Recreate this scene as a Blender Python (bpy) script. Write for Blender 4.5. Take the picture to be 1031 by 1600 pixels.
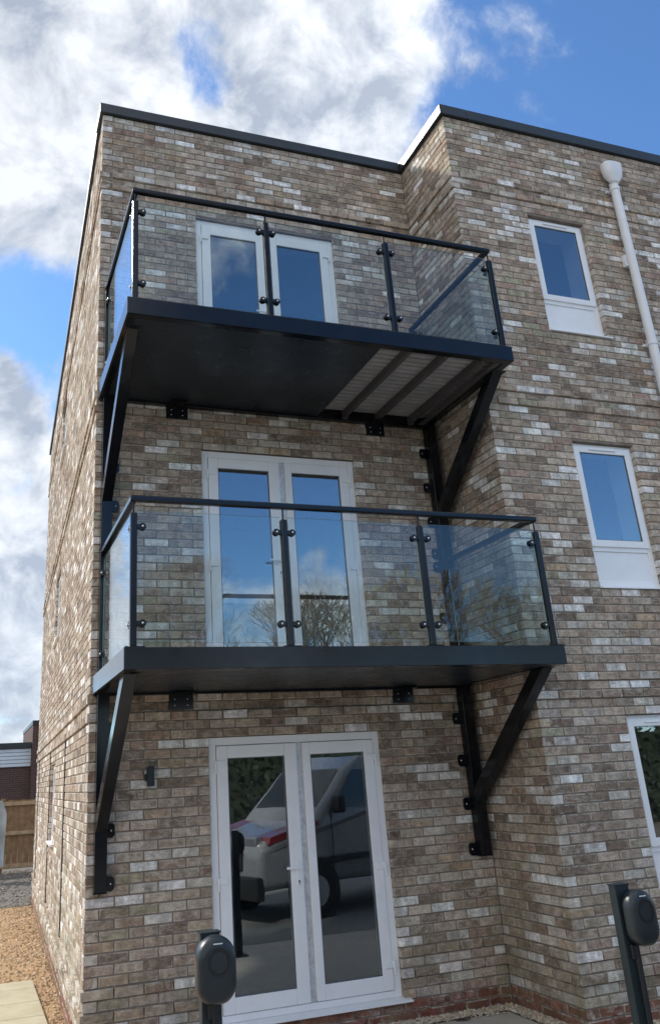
import bpy, bmesh, math, random
from mathutils import Vector, Matrix
R_ = math.radians
rnd = random.Random(11)
for o in list(bpy.data.objects): bpy.data.objects.remove(o)
sc = bpy.context.scene
# ------------------------------------------------------------ camera
CAMP = Vector((-0.8979, -7.1375, 1.9167)); YAW, PIT, ROLL = 0.3515, 0.3622, -0.058
F_PX, PPX, PPY = 1294.07, 426.74, 721.88
fv = Vector((math.sin(YAW)*math.cos(PIT), math.cos(YAW)*math.cos(PIT), math.sin(PIT)))
rv = Vector((math.cos(YAW), -math.sin(YAW), 0)); uv = rv.cross(fv)
rv2 = rv*math.cos(ROLL)+uv*math.sin(ROLL); uv2 = -rv*math.sin(ROLL)+uv*math.cos(ROLL)
cd = bpy.data.cameras.new('camera'); cam = bpy.data.objects.new('camera', cd)
sc.collection.objects.link(cam); sc.camera = cam
M = Matrix((rv2, uv2, -fv)).transposed().to_4x4(); M.translation = CAMP
cam.matrix_world = M
cd.sensor_fit = 'VERTICAL'; cd.sensor_height = 36; cd.lens = F_PX/1600*36
cd.shift_x = (515.5-PPX)/1600; cd.shift_y = -(800-PPY)/1600
cd.clip_start = 0.05; cd.clip_end = 2000
def proj(p):
    d = Vector(p)-CAMP; w = d.dot(fv)
    if w < .1: return None
    return (PPX+F_PX*d.dot(rv2)/w, PPY-F_PX*d.dot(uv2)/w)
# ------------------------------------------------------------ sky and sun
SUN = Vector((-.50, .62, .60)).normalized()
SKY_STRENGTH = 0.0595; SUN_STRENGTH = 1.45; EXPOSURE = 1.68
world = bpy.data.worlds.new('World'); sc.world = world; world.use_nodes = True
nt = world.node_tree; nt.nodes.clear()
def N(t, typ, **kw):
    n = t.nodes.new(typ)
    for k, v in kw.items():
        if k in ('operation','blend_type','interpolation_type','noise_dimensions','data_type','sky_type','feature','voronoi_dimensions','attribute_name','attribute_type','distribution','sun_disc','clamp','wave_type','bands_direction'):
            setattr(n, k, v)
        else: n.inputs[k].default_value = v
    return n
def math_(t, op, a, b=None, c=None, clamp=False):
    n = t.nodes.new('ShaderNodeMath'); n.operation = op; n.use_clamp = clamp
    for i, x in enumerate((a, b, c)):
        if x is None: continue
        if isinstance(x, (int, float)): n.inputs[i].default_value = x
        else: t.links.new(x, n.inputs[i])
    return n.outputs[0]
def mixc(t, fac, a, b, bt='MIX'):
    n = t.nodes.new('ShaderNodeMix'); n.data_type = 'RGBA'; n.blend_type = bt; n.clamp_factor = True
    for s, x in ((0, fac), (6, a), (7, b)):
        if isinstance(x, (int, float)): n.inputs[s].default_value = x
        elif isinstance(x, tuple): n.inputs[s].default_value = (*x, 1) if len(x) == 3 else x
        else: t.links.new(x, n.inputs[s])
    return n.outputs[2]
def maprange(t, v, a, b, c, d, kind='LINEAR'):
    n = t.nodes.new('ShaderNodeMapRange'); n.interpolation_type = kind; n.clamp = True
    t.links.new(v, n.inputs[0])
    for i, x in enumerate((a, b, c, d)): n.inputs[i+1].default_value = x
    return n.outputs[0]
sky = nt.nodes.new('ShaderNodeTexSky'); sky.sky_type = 'NISHITA'; sky.sun_disc = False
sky.sun_elevation = math.asin(SUN.z); sky.sun_rotation = math.atan2(SUN.x, SUN.y) % (2*math.pi)
sky.altitude = 50; sky.air_density = 1.0; sky.dust_density = .4; sky.ozone_density = 4.0
tc = nt.nodes.new('ShaderNodeTexCoord'); DIR = tc.outputs['Generated']
sep = nt.nodes.new('ShaderNodeSeparateXYZ'); nt.links.new(DIR, sep.inputs[0])
hz = math_(nt, 'ADD', math_(nt, 'MAXIMUM', sep.outputs[2], 0.0), .22)
comb = nt.nodes.new('ShaderNodeCombineXYZ')
nt.links.new(math_(nt, 'DIVIDE', sep.outputs[0], hz), comb.inputs[0])
nt.links.new(math_(nt, 'DIVIDE', sep.outputs[1], hz), comb.inputs[1])
comb.inputs[2].default_value = 3.7
def noise(t, vec, scale, detail, rough, dist=0.0, lac=2.0):
    n = t.nodes.new('ShaderNodeTexNoise'); n.inputs['Scale'].default_value = scale
    n.inputs['Detail'].default_value = detail; n.inputs['Roughness'].default_value = rough
    n.inputs['Distortion'].default_value = dist; n.inputs['Lacunarity'].default_value = lac
    if vec is not None: t.links.new(vec, n.inputs['Vector'])
    return n.outputs[0]
big = noise(nt, comb.outputs[0], 1.6, 2, .5, .1)
fine_a = noise(nt, comb.outputs[0], 2.6, 6, .55, .1)
fine_b = noise(nt, DIR, 8.5, 14, .64, .25)
fine = math_(nt, 'ADD', math_(nt, 'MULTIPLY', fine_a, .45), math_(nt, 'MULTIPLY', fine_b, .55))
BLOBS = [((0.14,0.656,0.742),.26,.34),((0.385,0.567,0.729),.205,.52),((0.027,0.764,0.645),.17,.34),((-.03,0.915,0.395),.085,.62),
 ((0.03,0.97,0.22),.17,.60),((0.321,0.66,0.679),.09,.22),((0.68,0.42,0.60),.32,-.75),((0.03,0.852,0.522),.062,-.42),
 ((0.46,0.61,0.64),.07,-.25),((0.216,0.649,0.73),.06,-.42),((0.006,0.697,0.717),.05,-.36),((0.205,0.695,0.689),.04,-.15),((0.03,.945,.335),.022,-.35),
 ((0.5,-.80,.40),.50,-.45),((-.4,-.5,.6),.8,.40),((-.2,-.2,1),.7,.30),((0.35,-.93,.08),.20,.5),((-.9,-.3,.3),.7,.35)]  # last row: wide positive blobs are unseen cloud, added as facade fill light
cov = math_(nt, 'ADD', math_(nt, 'MULTIPLY', fine, 2.6), math_(nt, 'ADD', math_(nt, 'MULTIPLY', big, .4), -.59))
for d, r, w in BLOBS:
    vm = nt.nodes.new('ShaderNodeVectorMath'); vm.operation = 'DOT_PRODUCT'
    nt.links.new(DIR, vm.inputs[0]); vm.inputs[1].default_value = Vector(d).normalized()
    cov = math_(nt, 'ADD', cov, maprange(nt, vm.outputs['Value'], math.cos(r*1.25), math.cos(r*.35), 0, w, 'SMOOTHSTEP'))
cloud = maprange(nt, cov, .72, 1.20, 0, 1, 'SMOOTHSTEP')
shade = noise(nt, DIR, 11.0, 10, .60, .3)
thick = maprange(nt, cov, .74, 1.12, 0, 1)
lum = math_(nt, 'MULTIPLY', maprange(nt, shade, .38, .60, .22, 1.0), maprange(nt, cov, .74, 1.0, .8, 1.0))
ccol = mixc(nt, lum, (.27, .33, .43), (.86, .89, .93))
bg1 = nt.nodes.new('ShaderNodeBackground'); bg1.inputs[1].default_value = SKY_STRENGTH
nt.links.new(mixc(nt, 1.0, sky.outputs[0], (.77, 1.0, 1.18), 'MULTIPLY'), bg1.inputs[0])
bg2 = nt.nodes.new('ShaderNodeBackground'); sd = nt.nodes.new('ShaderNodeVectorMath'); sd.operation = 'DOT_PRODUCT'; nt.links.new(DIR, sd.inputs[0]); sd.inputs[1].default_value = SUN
# clouds opposite the sun, out of view, brightened as added fill for the facade
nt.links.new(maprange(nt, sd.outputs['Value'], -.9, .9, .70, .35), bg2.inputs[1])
nt.links.new(ccol, bg2.inputs[0])
mx = nt.nodes.new('ShaderNodeMixShader')
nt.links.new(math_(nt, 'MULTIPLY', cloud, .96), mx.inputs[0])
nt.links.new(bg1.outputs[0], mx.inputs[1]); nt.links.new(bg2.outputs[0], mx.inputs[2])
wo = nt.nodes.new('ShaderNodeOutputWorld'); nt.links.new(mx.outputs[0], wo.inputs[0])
ld = bpy.data.lights.new('sun', 'SUN'); ld.energy = SUN_STRENGTH; ld.angle = R_(5); ld.color = (1, .93, .82)
lo = bpy.data.objects.new('sun', ld); sc.collection.objects.link(lo)
lo.rotation_euler = (-SUN).to_track_quat('-Z', 'Y').to_euler()
sc.view_settings.view_transform = 'Standard'; sc.view_settings.look = 'None'
sc.view_settings.exposure = EXPOSURE; sc.view_settings.gamma = 1
sc.render.engine = 'CYCLES'
sc.cycles.transparent_max_bounces = 24; sc.cycles.max_bounces = 12
# ------------------------------------------------------------ helpers
C = sc.collection
WP = {}
class MB:
    def __init__(s): s.v = []; s.f = []
    def add(s, vs, fs):
        b = len(s.v); s.v += [tuple(p) for p in vs]; s.f += [tuple(b+i for i in f) for f in fs]; return s
    def box(s, x0, x1, y0, y1, z0, z1):
        return s.add([(x0,y0,z0),(x1,y0,z0),(x1,y1,z0),(x0,y1,z0),(x0,y0,z1),(x1,y0,z1),(x1,y1,z1),(x0,y1,z1)],
              [(0,3,2,1),(4,5,6,7),(0,1,5,4),(1,2,6,5),(2,3,7,6),(3,0,4,7)])
    def tube(s, p0, p1, r0, r1=None, n=10, caps=True):
        p0 = Vector(p0); p1 = Vector(p1); r1 = r0 if r1 is None else r1
        d = (p1-p0).normalized(); a = d.orthogonal().normalized(); b = d.cross(a)
        vs = [p0+(a*math.cos(2*math.pi*i/n)+b*math.sin(2*math.pi*i/n))*r0 for i in range(n)]
        vs += [p1+(a*math.cos(2*math.pi*i/n)+b*math.sin(2*math.pi*i/n))*r1 for i in range(n)]
        fs = [(i, (i+1) % n, n+(i+1) % n, n+i) for i in range(n)]
        if caps: fs += [tuple(range(n-1, -1, -1)), tuple(range(n, 2*n))]
        return s.add(vs, fs)
    def prism(s, pts, axis, a, b):
        n = len(pts)
        def mk(p, h):
            return {'x': (h, p[0], p[1]), 'y': (p[0], h, p[1]), 'z': (p[0], p[1], h)}[axis]
        return s.add([mk(p, a) for p in pts]+[mk(p, b) for p in pts],
            [tuple(range(n-1, -1, -1)), tuple(range(n, 2*n))]+[(i, (i+1) % n, n+(i+1) % n, n+i) for i in range(n)])
    def sphere(s, c, r, n=8, m=6, sq=(1, 1, 1)):
        vs = []; fs = []
        for j in range(m+1):
            t = math.pi*j/m
            for i in range(n):
                p = 2*math.pi*i/n
                vs.append((c[0]+r*sq[0]*math.sin(t)*math.cos(p), c[1]+r*sq[1]*math.sin(t)*math.sin(p), c[2]+r*sq[2]*math.cos(t)))
        for j in range(m):
            for i in range(n): fs.append((j*n+i, (j+1)*n+i, (j+1)*n+(i+1) % n, j*n+(i+1) % n))
        return s.add(vs, fs)
    def build(s, name, m, parent=None, bevel=0, smooth=False, center=True, segs=2):
        me = bpy.data.meshes.new(name)
        c = Vector((0, 0, 0))
        if center and s.v:
            c = Vector([(min(p[i] for p in s.v)+max(p[i] for p in s.v))/2 for i in range(3)])
        me.from_pydata([tuple(Vector(p)-c) for p in s.v], [], s.f)
        bm = bmesh.new(); bm.from_mesh(me); bmesh.ops.recalc_face_normals(bm, faces=bm.faces); bm.to_mesh(me); bm.free()
        me.materials.append(m)
        if smooth:
            for p in me.polygons: p.use_smooth = True
        o = bpy.data.objects.new(name, me); C.objects.link(o); place(o, c, parent)
        if bevel:
            bv = o.modifiers.new('bevel', 'BEVEL'); bv.width = bevel; bv.segments = segs; bv.limit_method = 'ANGLE'; bv.angle_limit = R_(35)
        return o
def place(o, c, parent=None):
    WP[o.name] = Vector(c)
    if parent is not None:
        o.parent = parent; o.location = Vector(c)-WP[parent.name]
    else: o.location = c
    return o
def empty(name, loc, label, cat, group=None):
    o = bpy.data.objects.new(name, None); C.objects.link(o); place(o, Vector(loc)); tag(o, label, cat, group); return o
def tag(o, label=None, cat=None, group=None, kind=None):
    if label: o['label'] = label
    if cat: o['category'] = cat
    if group: o['group'] = group
    if kind: o['kind'] = kind
    return o
def edge_faces(o, axis):
    o.data.materials.append(GEDGE)
    for p in o.data.polygons:
        if abs(p.normal[axis]) < .5: p.material_index = 1
    return o
def quick(name, m, parent, *box, bevel=0):
    return MB().box(*box).build(name, m, parent, bevel)
# ------------------------------------------------------------ materials
def newmat(name):
    m = bpy.data.materials.new(name); m.use_nodes = True; t = m.node_tree
    b = t.nodes['Principled BSDF']; return m, t, b
def pos(t):
    g = t.nodes.new('ShaderNodeNewGeometry'); return g.outputs['Position']
def bump(t, b, h, strength, dist):
    n = t.nodes.new('ShaderNodeBump'); n.inputs['Strength'].default_value = strength; n.inputs['Distance'].default_value = dist
    t.links.new(h, n.inputs['Height']); t.links.new(n.outputs[0], b.inputs['Normal'])
def plain(name, col, rough=.5, metal=0, var=.12, scale=6, bstr=0, bdist=.002, coat=0, spec=None):
    m, t, b = newmat(name)
    nz = noise(t, pos(t), scale, 5, .6)
    f = maprange(t, nz, .3, .7, 1-var, 1+var)
    vm = t.nodes.new('ShaderNodeVectorMath'); vm.operation = 'SCALE'; vm.inputs[0].default_value = col
    t.links.new(f, vm.inputs['Scale']); t.links.new(vm.outputs[0], b.inputs['Base Color'])
    t.links.new(maprange(t, noise(t, pos(t), scale*3, 4, .6), .3, .7, max(rough*.8, .02), min(rough*1.25, 1)), b.inputs['Roughness'])
    b.inputs['Metallic'].default_value = metal
    if coat: b.inputs['Coat Weight'].default_value = coat; b.inputs['Coat Roughness'].default_value = .08
    if bstr: bump(t, b, noise(t, pos(t), scale*14, 4, .6), bstr, bdist)
    return m
def brick_mat(name, source):
    m, t, b = newmat(name)
    if source == 'attr':
        a = t.nodes.new('ShaderNodeAttribute'); a.attribute_type = 'GEOMETRY'; a.attribute_name = 'tone'
        col, alp = a.outputs['Color'], a.outputs['Alpha']
    else:
        a = t.nodes.new('ShaderNodeObjectInfo'); col, alp = a.outputs['Color'], a.outputs['Alpha']
    P = pos(t)
    # per-brick offset so no two bricks share their mottling
    off = t.nodes.new('ShaderNodeVectorMath'); off.operation = 'ADD'
    cx = t.nodes.new('ShaderNodeCombineXYZ'); t.links.new(math_(t, 'MULTIPLY', alp, 31.0), cx.inputs[1]); t.links.new(math_(t, 'MULTIPLY', alp, 17.0), cx.inputs[0])
    t.links.new(P, off.inputs[0]); t.links.new(cx.outputs[0], off.inputs[1]); V = off.outputs[0]
    sc_ = t.nodes.new('ShaderNodeVectorMath'); sc_.operation = 'MULTIPLY'; sc_.inputs[1].default_value = (1, 1, 1.9)
    t.links.new(V, sc_.inputs[0]); VS = sc_.outputs[0]
    n1 = noise(t, VS, 16, 6, .68, .8); n2 = noise(t, VS, 55, 5, .6); n3 = noise(t, VS, 7, 4, .6, 1.5)
    vm = t.nodes.new('ShaderNodeVectorMath'); vm.operation = 'SCALE'; t.links.new(col, vm.inputs[0])
    t.links.new(math_(t, 'MULTIPLY', math_(t, 'MULTIPLY', maprange(t, n1, .28, .72, .58, 1.42), maprange(t, n2, .3, .7, .82, 1.16)), maprange(t, noise(t, P, .8, 4, .6), .35, .65, .88, 1.10)), vm.inputs['Scale'])
    batch = noise(t, P, .55, 3, .5)
    lime = math_(t, 'MULTIPLY', maprange(t, math_(t, 'ADD', n3, math_(t, 'MULTIPLY', math_(t, 'SUBTRACT', batch, .5), .35)), .48, .64, 0, .66), maprange(t, n2, .38, .58, .25, 1))
    vz = t.nodes.new('ShaderNodeVectorMath'); vz.operation = 'MULTIPLY'; vz.inputs[1].default_value = (1, 1, .3); t.links.new(V, vz.inputs[0])
    band = maprange(t, noise(t, vz.outputs[0], 13, 4, .6, .3), .36, .64, .74, 1.26)
    vm2 = t.nodes.new('ShaderNodeVectorMath'); vm2.operation = 'SCALE'; t.links.new(vm.outputs[0], vm2.inputs[0]); t.links.new(band, vm2.inputs['Scale']); vm = vm2
    lime = math_(t, 'MULTIPLY', lime, maprange(t, alp, .25, .8, .12, 1.0))
    c = mixc(t, lime, vm.outputs[0], (.62, .575, .50))
    # pale worn arrises: distance to the nearest brick edge, in metres
    u1 = t.nodes.new('ShaderNodeUVMap'); u1.uv_map = 'face'; u2 = t.nodes.new('ShaderNodeUVMap'); u2.uv_map = 'size'
    sa_ = t.nodes.new('ShaderNodeSeparateXYZ'); sb_ = t.nodes.new('ShaderNodeSeparateXYZ'); t.links.new(u1.outputs[0], sa_.inputs[0]); t.links.new(u2.outputs[0], sb_.inputs[0])
    ex = math_(t, 'MINIMUM', sa_.outputs[0], math_(t, 'SUBTRACT', sb_.outputs[0], sa_.outputs[0])); ey = math_(t, 'MINIMUM', sa_.outputs[1], math_(t, 'SUBTRACT', sb_.outputs[1], sa_.outputs[1]))
    ed = math_(t, 'ADD', math_(t, 'MINIMUM', ex, ey), math_(t, 'MULTIPLY', math_(t, 'SUBTRACT', n1, .5), .022))
    rim = math_(t, 'MULTIPLY', maprange(t, ed, .003, .011, .8, 0), maprange(t, noise(t, V, 11, 5, .65), .46, .60, 0, 1))
    c = mixc(t, rim, c, (.66, .61, .53))
    # dark firing marks and small pits
    dk = maprange(t, noise(t, VS, 34, 4, .7, 1.2), .62, .72, 0, .55)
    c = mixc(t, dk, c, (.13, .10, .08))
    # greenish weathering low down on the wall
    sp = t.nodes.new('ShaderNodeSeparateXYZ'); t.links.new(P, sp.inputs[0])
    al = math_(t, 'MULTIPLY', maprange(t, sp.outputs[2], .2, 1.7, .55, 0), maprange(t, noise(t, P, 2.3, 5, .6), .42, .64, 0, 1))
    c = mixc(t, al, c, (.19, .175, .09))
    t.links.new(c, b.inputs['Base Color']); b.inputs['Roughness'].default_value = .93
    b.inputs['Specular IOR Level'].default_value = .25
    h = math_(t, 'ADD', math_(t, 'MULTIPLY', noise(t, VS, 24, 7, .68, 1.6), 1.0), math_(t, 'MULTIPLY', n2, .35))
    bump(t, b, h, .85, .011)
    return m
BR_A = brick_mat('brick_joined', 'attr'); BR_O = brick_mat('brick_single', 'obj')
MORTAR = plain('mortar', (.22, .18, .145), .97, var=.25, scale=9, bstr=.5, bdist=.004)
MORTAR_RED = plain('mortar_plinth', (.30, .26, .21), .97, var=.25, scale=9, bstr=.5, bdist=.004)
def steel(name, col, rough):
    m, t, b = newmat(name)
    nz = noise(t, pos(t), 3.0, 5, .6)
    t.links.new(mixc(t, maprange(t, nz, .45, .75, 0, .35), col, tuple(c*1.9+.004 for c in col)), b.inputs['Base Color'])
    t.links.new(maprange(t, noise(t, pos(t), 7, 5, .6), .3, .7, rough*.8, rough*1.35), b.inputs['Roughness'])
    b.inputs['IOR'].default_value = 1.42
    bump(t, b, noise(t, pos(t), 160, 3, .5), .06, .001)
    return m
STEEL = steel('black_powder_coated_steel', (.006, .0075, .0105), .15)
STEEL_SOFFIT = steel('black_soffit_sheet', (.016, .023, .034), .30)
CHROME = plain('bright_bolt', (.62, .62, .62), .22, 1, var=.1)
RIVET = plain('dull_rivet', (.16, .16, .165), .4, .8)
GEDGE = plain('glass_edge', (.30, .42, .38), .15)
UPVC = plain('white_plastic', (.86, .865, .875), .33, var=.05, scale=3)
UPVC_PIPE = plain('white_pipe_plastic', (.80, .805, .82), .35, var=.06, scale=5)
GASKET = plain('grey_gasket', (.12, .13, .14), .6)
COPING = plain('dark_grey_coping_metal', (.035, .042, .046), .38, .3, var=.15, scale=3)
PLASTER = plain('interior_plaster', (.75, .75, .73), .85, var=.06)
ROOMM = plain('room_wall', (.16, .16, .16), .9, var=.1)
BOARD_M = plain('composite_board', (.44, .425, .43), .75, var=.2, scale=5, bstr=.2)
JOIST_M = plain('joist_metal', (.09, .082, .085), .6, var=.2, scale=5)
CHARGER = plain('charger_plastic', (.016, .022, .027), .36, var=.15, scale=5)
CHARGER_DK = plain('charger_socket_black', (.010, .011, .013), .4)
POSTGREEN = plain('dark_green_post_metal', (.009, .018, .022), .5, var=.2)
LED = plain('pale_light_strip', (.75, .77, .75), .3)
def glass(name, refl, tint, rough=.0):
    m = bpy.data.materials.new(name); m.use_nodes = True; t = m.node_tree; t.nodes.clear()
    out = t.nodes.new('ShaderNodeOutputMaterial'); mixs = t.nodes.new('ShaderNodeMixShader')
    gl = t.nodes.new('ShaderNodeBsdfGlossy'); gl.inputs['Roughness'].default_value = rough; gl.inputs['Color'].default_value = (.93, .97, 1, 1)
    tr = t.nodes.new('ShaderNodeBsdfTransparent'); tr.inputs['Color'].default_value = (*tint, 1)
    lw = t.nodes.new('ShaderNodeLayerWeight'); lw.inputs['Blend'].default_value = .5
    f = math_(t, 'ADD', math_(t, 'MULTIPLY', math_(t, 'POWER', lw.outputs['Facing'], 5.0), 1-refl), refl, clamp=True)
    bp = t.nodes.new('ShaderNodeBump'); bp.inputs['Strength'].default_value = .07; bp.inputs['Distance'].default_value = .01
    t.links.new(noise(t, pos(t), 1.6, 2, .5), bp.inputs['Height'])
    t.links.new(bp.outputs[0], gl.inputs['Normal'])
    t.links.new(f, mixs.inputs[0]); t.links.new(tr.outputs[0], mixs.inputs[1]); t.links.new(gl.outputs[0], mixs.inputs[2])
    t.links.new(mixs.outputs[0], out.inputs[0]); return m
GLASS_WIN = glass('double_glazing', .19, (.80, .84, .86))
GLASS_BAL = glass('balustrade_glass', .038, (.90, .935, .925))
# ------------------------------------------------------------ the apartment building
W = 3.6; P = .99; TOPZ = 8.7; Z0 = 0.15; CO = .075; BL = .225
BACKY = 10.2; RIGHTX = 9.0
NC = 114   # courses of buff brick: Z0 + 114*.075 = 8.70
SIDE_A = math.atan2(.033, 1)
bld = empty('apartment_building', (0, 0, 0), 'three storey apartment block in mottled buff brick with flat roof and white windows', 'building')
PROUD = {2: .018, 4: .018, 30: .018, 32: .018, 67: .018, 69: .018, 101: .018, 103: .018}
PAL = [((.43, .35, .275), 22), ((.36, .285, .22), 20), ((.255, .195, .15), 17), ((.48, .40, .32), 10), ((.42, .315, .225), 8),
       ((.36, .255, .195), 9), ((.52, .45, .38), 7), ((.37, .335, .24), 3), ((.80, .78, .75), 7), ((.70, .67, .635), 8), ((.57, .52, .46), 9)]
REDP = [((.235, .092, .068), 3), ((.20, .078, .057), 2), ((.27, .115, .082), 2)]
def pick(pal):
    s = rnd.uniform(0, sum(w for _, w in pal))
    for c, w in pal:
        s -= w
        if s <= 0: break
    j = rnd.uniform(.88, 1.12)
    return (c[0]*j*rnd.uniform(.97, 1.03), c[1]*j, c[2]*j*rnd.uniform(.97, 1.03), rnd.random())
DEP = .1025
FACES = [(8,9,10,11),(4,5,9,8),(5,6,10,9),(6,7,11,10),(7,4,8,11),(0,1,5,4),(1,2,6,5),(2,3,7,6),(3,0,4,7)]
def brick_verts(L, H, r):
    # local: x along the wall, y into the wall (front at y=0), z up; uneven arrises, slightly tilted face
    j = lambda a: r.uniform(-a, a)
    e = .0045; tx, tz = j(.0018), j(.0018)
    v = [(0, DEP, 0), (L, DEP, 0), (L, DEP, H), (0, DEP, H)]
    v += [(j(.0014)+.0008, .003+j(.001), j(.0016)+.0008), (L+j(.0014)-.0008, .003+j(.001), j(.0016)+.0008), (L+j(.0014)-.0008, .003+j(.001), H+j(.0016)-.0008), (j(.0014)+.0008, .003+j(.001), H+j(.0016)-.0008)]
    v += [(e+j(.002), tx+tz+j(.0012)-.0008, e+j(.0015)), (L-e+j(.002), -tx+tz+j(.0012)-.0008, e+j(.0015)), (L-e+j(.002), -tx-tz+j(.0012)-.0008, H-e+j(.0015)), (e+j(.002), tx-tz+j(.0012)-.0008, H-e+j(.0015))]
    return v
vr = random.Random(5)
LIB = {}
def uv_of(v, L, H): return (min(max(v[0]/L, 0), 1)*L, min(max(v[2]/H, 0), 1)*H, L, H)
def put_uv(me, per_vert):
    uv = me.uv_layers.new(name='face'); uv2 = me.uv_layers.new(name='size')
    a = []; b = []
    for l in me.loops:
        q = per_vert[l.vertex_index]; a += q[:2]; b += q[2:]
    uv.data.foreach_set('uv', a); uv2.data.foreach_set('uv', b)
def lib_mesh(L, mat):
    k = (round(L, 3), mat.name); lst = LIB.setdefault(k, [])
    if len(lst) < 14:
        me = bpy.data.meshes.new('brick'); bv_ = brick_verts(L, .065, vr); me.from_pydata(bv_, [], FACES); me.materials.append(mat); put_uv(me, [uv_of(v, L, .065) for v in bv_])
        lst.append(me); return me
    return rnd.choice(lst)
ALLB = []   # (area, wall index, origin, angle, L, H, colour)
WALLS = []
def course_bricks(u0, u1, phase, holes):
    """bricks between u0 and u1 in stretcher bond; phase = offset of a joint from u=0"""
    out = []
    k0 = math.floor((u0-phase)/BL)-1
    x = phase+k0*BL
    segs = [(u0, u1)]
    for a, b in holes:
        ns = []
        for s, e in segs:
            if b <= s or a >= e: ns.append((s, e))
            else:
                if a-s > .02: ns.append((s, a))
                if e-b > .02: ns.append((b, e))
        segs = ns
    for s, e in segs:
        js = []
        k = math.ceil((s+.045-phase)/BL); 
        while phase+k*BL < e-.045: js.append(phase+k*BL); k += 1
        pts = [s-.005]+js+[e+.005]
        for a, b in zip(pts, pts[1:]): out.append((a+.005, b-.005))
    return out
def wall(org, ang, ulen, zs, openings, phasef, startf, endf, extras=(), red=False, mortar_boxes=None, limit=None, label=None):
    """org: corner at ground; ang: direction of u; outward normal is -y rotated by ang"""
    idx = len(WALLS)
    ca, sa = math.cos(ang), math.sin(ang)
    def tr(x, y, z): return (org[0]+x*ca-y*sa, org[1]+x*sa+y*ca, z)
    # mortar body
    mb = MB()
    us = sorted(set([mortar_boxes[0], mortar_boxes[1]]+[v for o in openings for v in (o[0]-.004, o[1]+.004)]))
    zz = sorted(set([zs[0], zs[1]]+[v for o in openings for v in (o[2]-.004, o[3]+.004)]))
    for a, b in zip(us, us[1:]):
        # merge vertically where free
        z_s = None
        for c, d in zip(zz, zz[1:]):
            mu, mz = (a+b)/2, (c+d)/2
            hole = any(o[0]-.004 < mu < o[1]+.004 and o[2]-.004 < mz < o[3]+.004 for o in openings)
            if not hole and z_s is None: z_s = c
            if hole and z_s is not None:
                mbox(mb, tr, a, b, z_s, c); z_s = None
        if z_s is not None: mbox(mb, tr, a, b, z_s, zz[-1])
    w = mb.build('wall', MORTAR, bld, center=False)
    if label: w['label'] = label
    WALLS.append((w, org, ang))
    nred = 2
    for n in range(-nred, NC):
        z = Z0+n*CO+.005
        if n < 0: z = Z0+n*CO+.005
        holes = [(o[0], o[1]) for o in openings if o[2] < z+.06 and o[3] > z+.012] + [(o[0], o[1]) for o in extras if o[2] < z+.03 < o[3]]
        pr = PROUD.get(n, 0)
        s = startf(n); e = endf(n)
        for a, b in course_bricks(s, e, phasef(n), holes):
            aa, bb = a, b
            if pr:
                if abs(a-s) < .001 and s < .05: aa = a-pr
            y = -pr
            L = bb-aa
            if L < .02: continue
            pts = [proj(tr(x, y, zq)) for x in (aa, bb) for zq in (z, z+.065)]
            area = 0
            if all(pts):
                ins = sum(1 for p in pts if 0 < p[0] < 1031 and 0 < p[1] < 1600)
                if ins >= 4: area = abs((pts[2][0]-pts[0][0])*(pts[1][1]-pts[0][1])-(pts[2][1]-pts[0][1])*(pts[1][0]-pts[0][0]))
            ALLB.append((area, idx, tr(aa, y, z), ang, L, .065, pick(REDP if n < 0 else PAL)))
def mbox(mb, tr, a, b, c, d):
    v = [tr(x, y, z) for z in (c, d) for (x, y) in ((a, .0065), (b, .0065), (b, .28), (a, .28))]
    mb.add(v, [(0,3,2,1),(4,5,6,7),(0,1,5,4),(1,2,6,5),(2,3,7,6),(3,0,4,7)])
DOORS = [(1.0, 2.59, .15, 2.25), (1.0, 2.59, 2.775, 4.875), (1.0, 2.59, 5.45, 7.55)]
WINS = [(.90, 1.65, .78, 2.25), (.90, 1.65, 3.375, 4.85), (.90, 1.65, 6.09, 7.55), (2.78, 3.9, 6.09, 7.55), (2.78, 3.9, 3.375, 4.85), (2.78, 3.9, .78, 2.25)]
even = lambda n: n % 2 == 0
# front wall: even courses own the left corner with a full brick
wall((0, 0), 0, W, (0, TOPZ), DOORS, lambda n: 0 if even(n) else BL/2, lambda n: 0 if even(n) else .1125, lambda n: W-.003,
     mortar_boxes=(.009, W+.009))
# side wall (angle: u runs away from the camera; outward normal is -x)
SW = [(4.40, 5.35, 1.28, 2.22), (4.75, 5.75, 3.9, 4.9), (4.75, 5.75, 6.75, 7.7)]
def side_tr(): pass
wall_side_ang = math.pi/2-SIDE_A
# build the side wall with u from far to near so its outward normal faces -x
LS = BACKY/math.cos(SIDE_A)
far = (.033*BACKY, BACKY)
ang_s = math.atan2(-BACKY, -.033*BACKY)
SWm = [(LS-b, LS-a, c, d) for a, b, c, d in SW]
JT = [(LS-2.602, LS-2.553, .52, 2.40), (LS-5.517, LS-5.468, .5, 2.40), (LS-9.117, LS-9.068, .46, 2.40)]
wall(far, ang_s, LS, (0, TOPZ), SWm, lambda n: (LS % BL)+(BL/2+.1125-BL*.0 if even(n) else 0)-BL, lambda n: 0, lambda n: LS-(.1125 if even(n) else 0),
     extras=JT, mortar_boxes=(0, LS-.285))
# return wall of the projecting bay (faces -x): u runs from the inner corner to the outer corner
wall((W, 0), -math.pi/2, P, (0, TOPZ), [], lambda n: (P % BL)+(0 if not even(n) else BL/2), lambda n: .004, lambda n: P-(.1125 if even(n) else 0),
     mortar_boxes=(0, P-.285))
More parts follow.
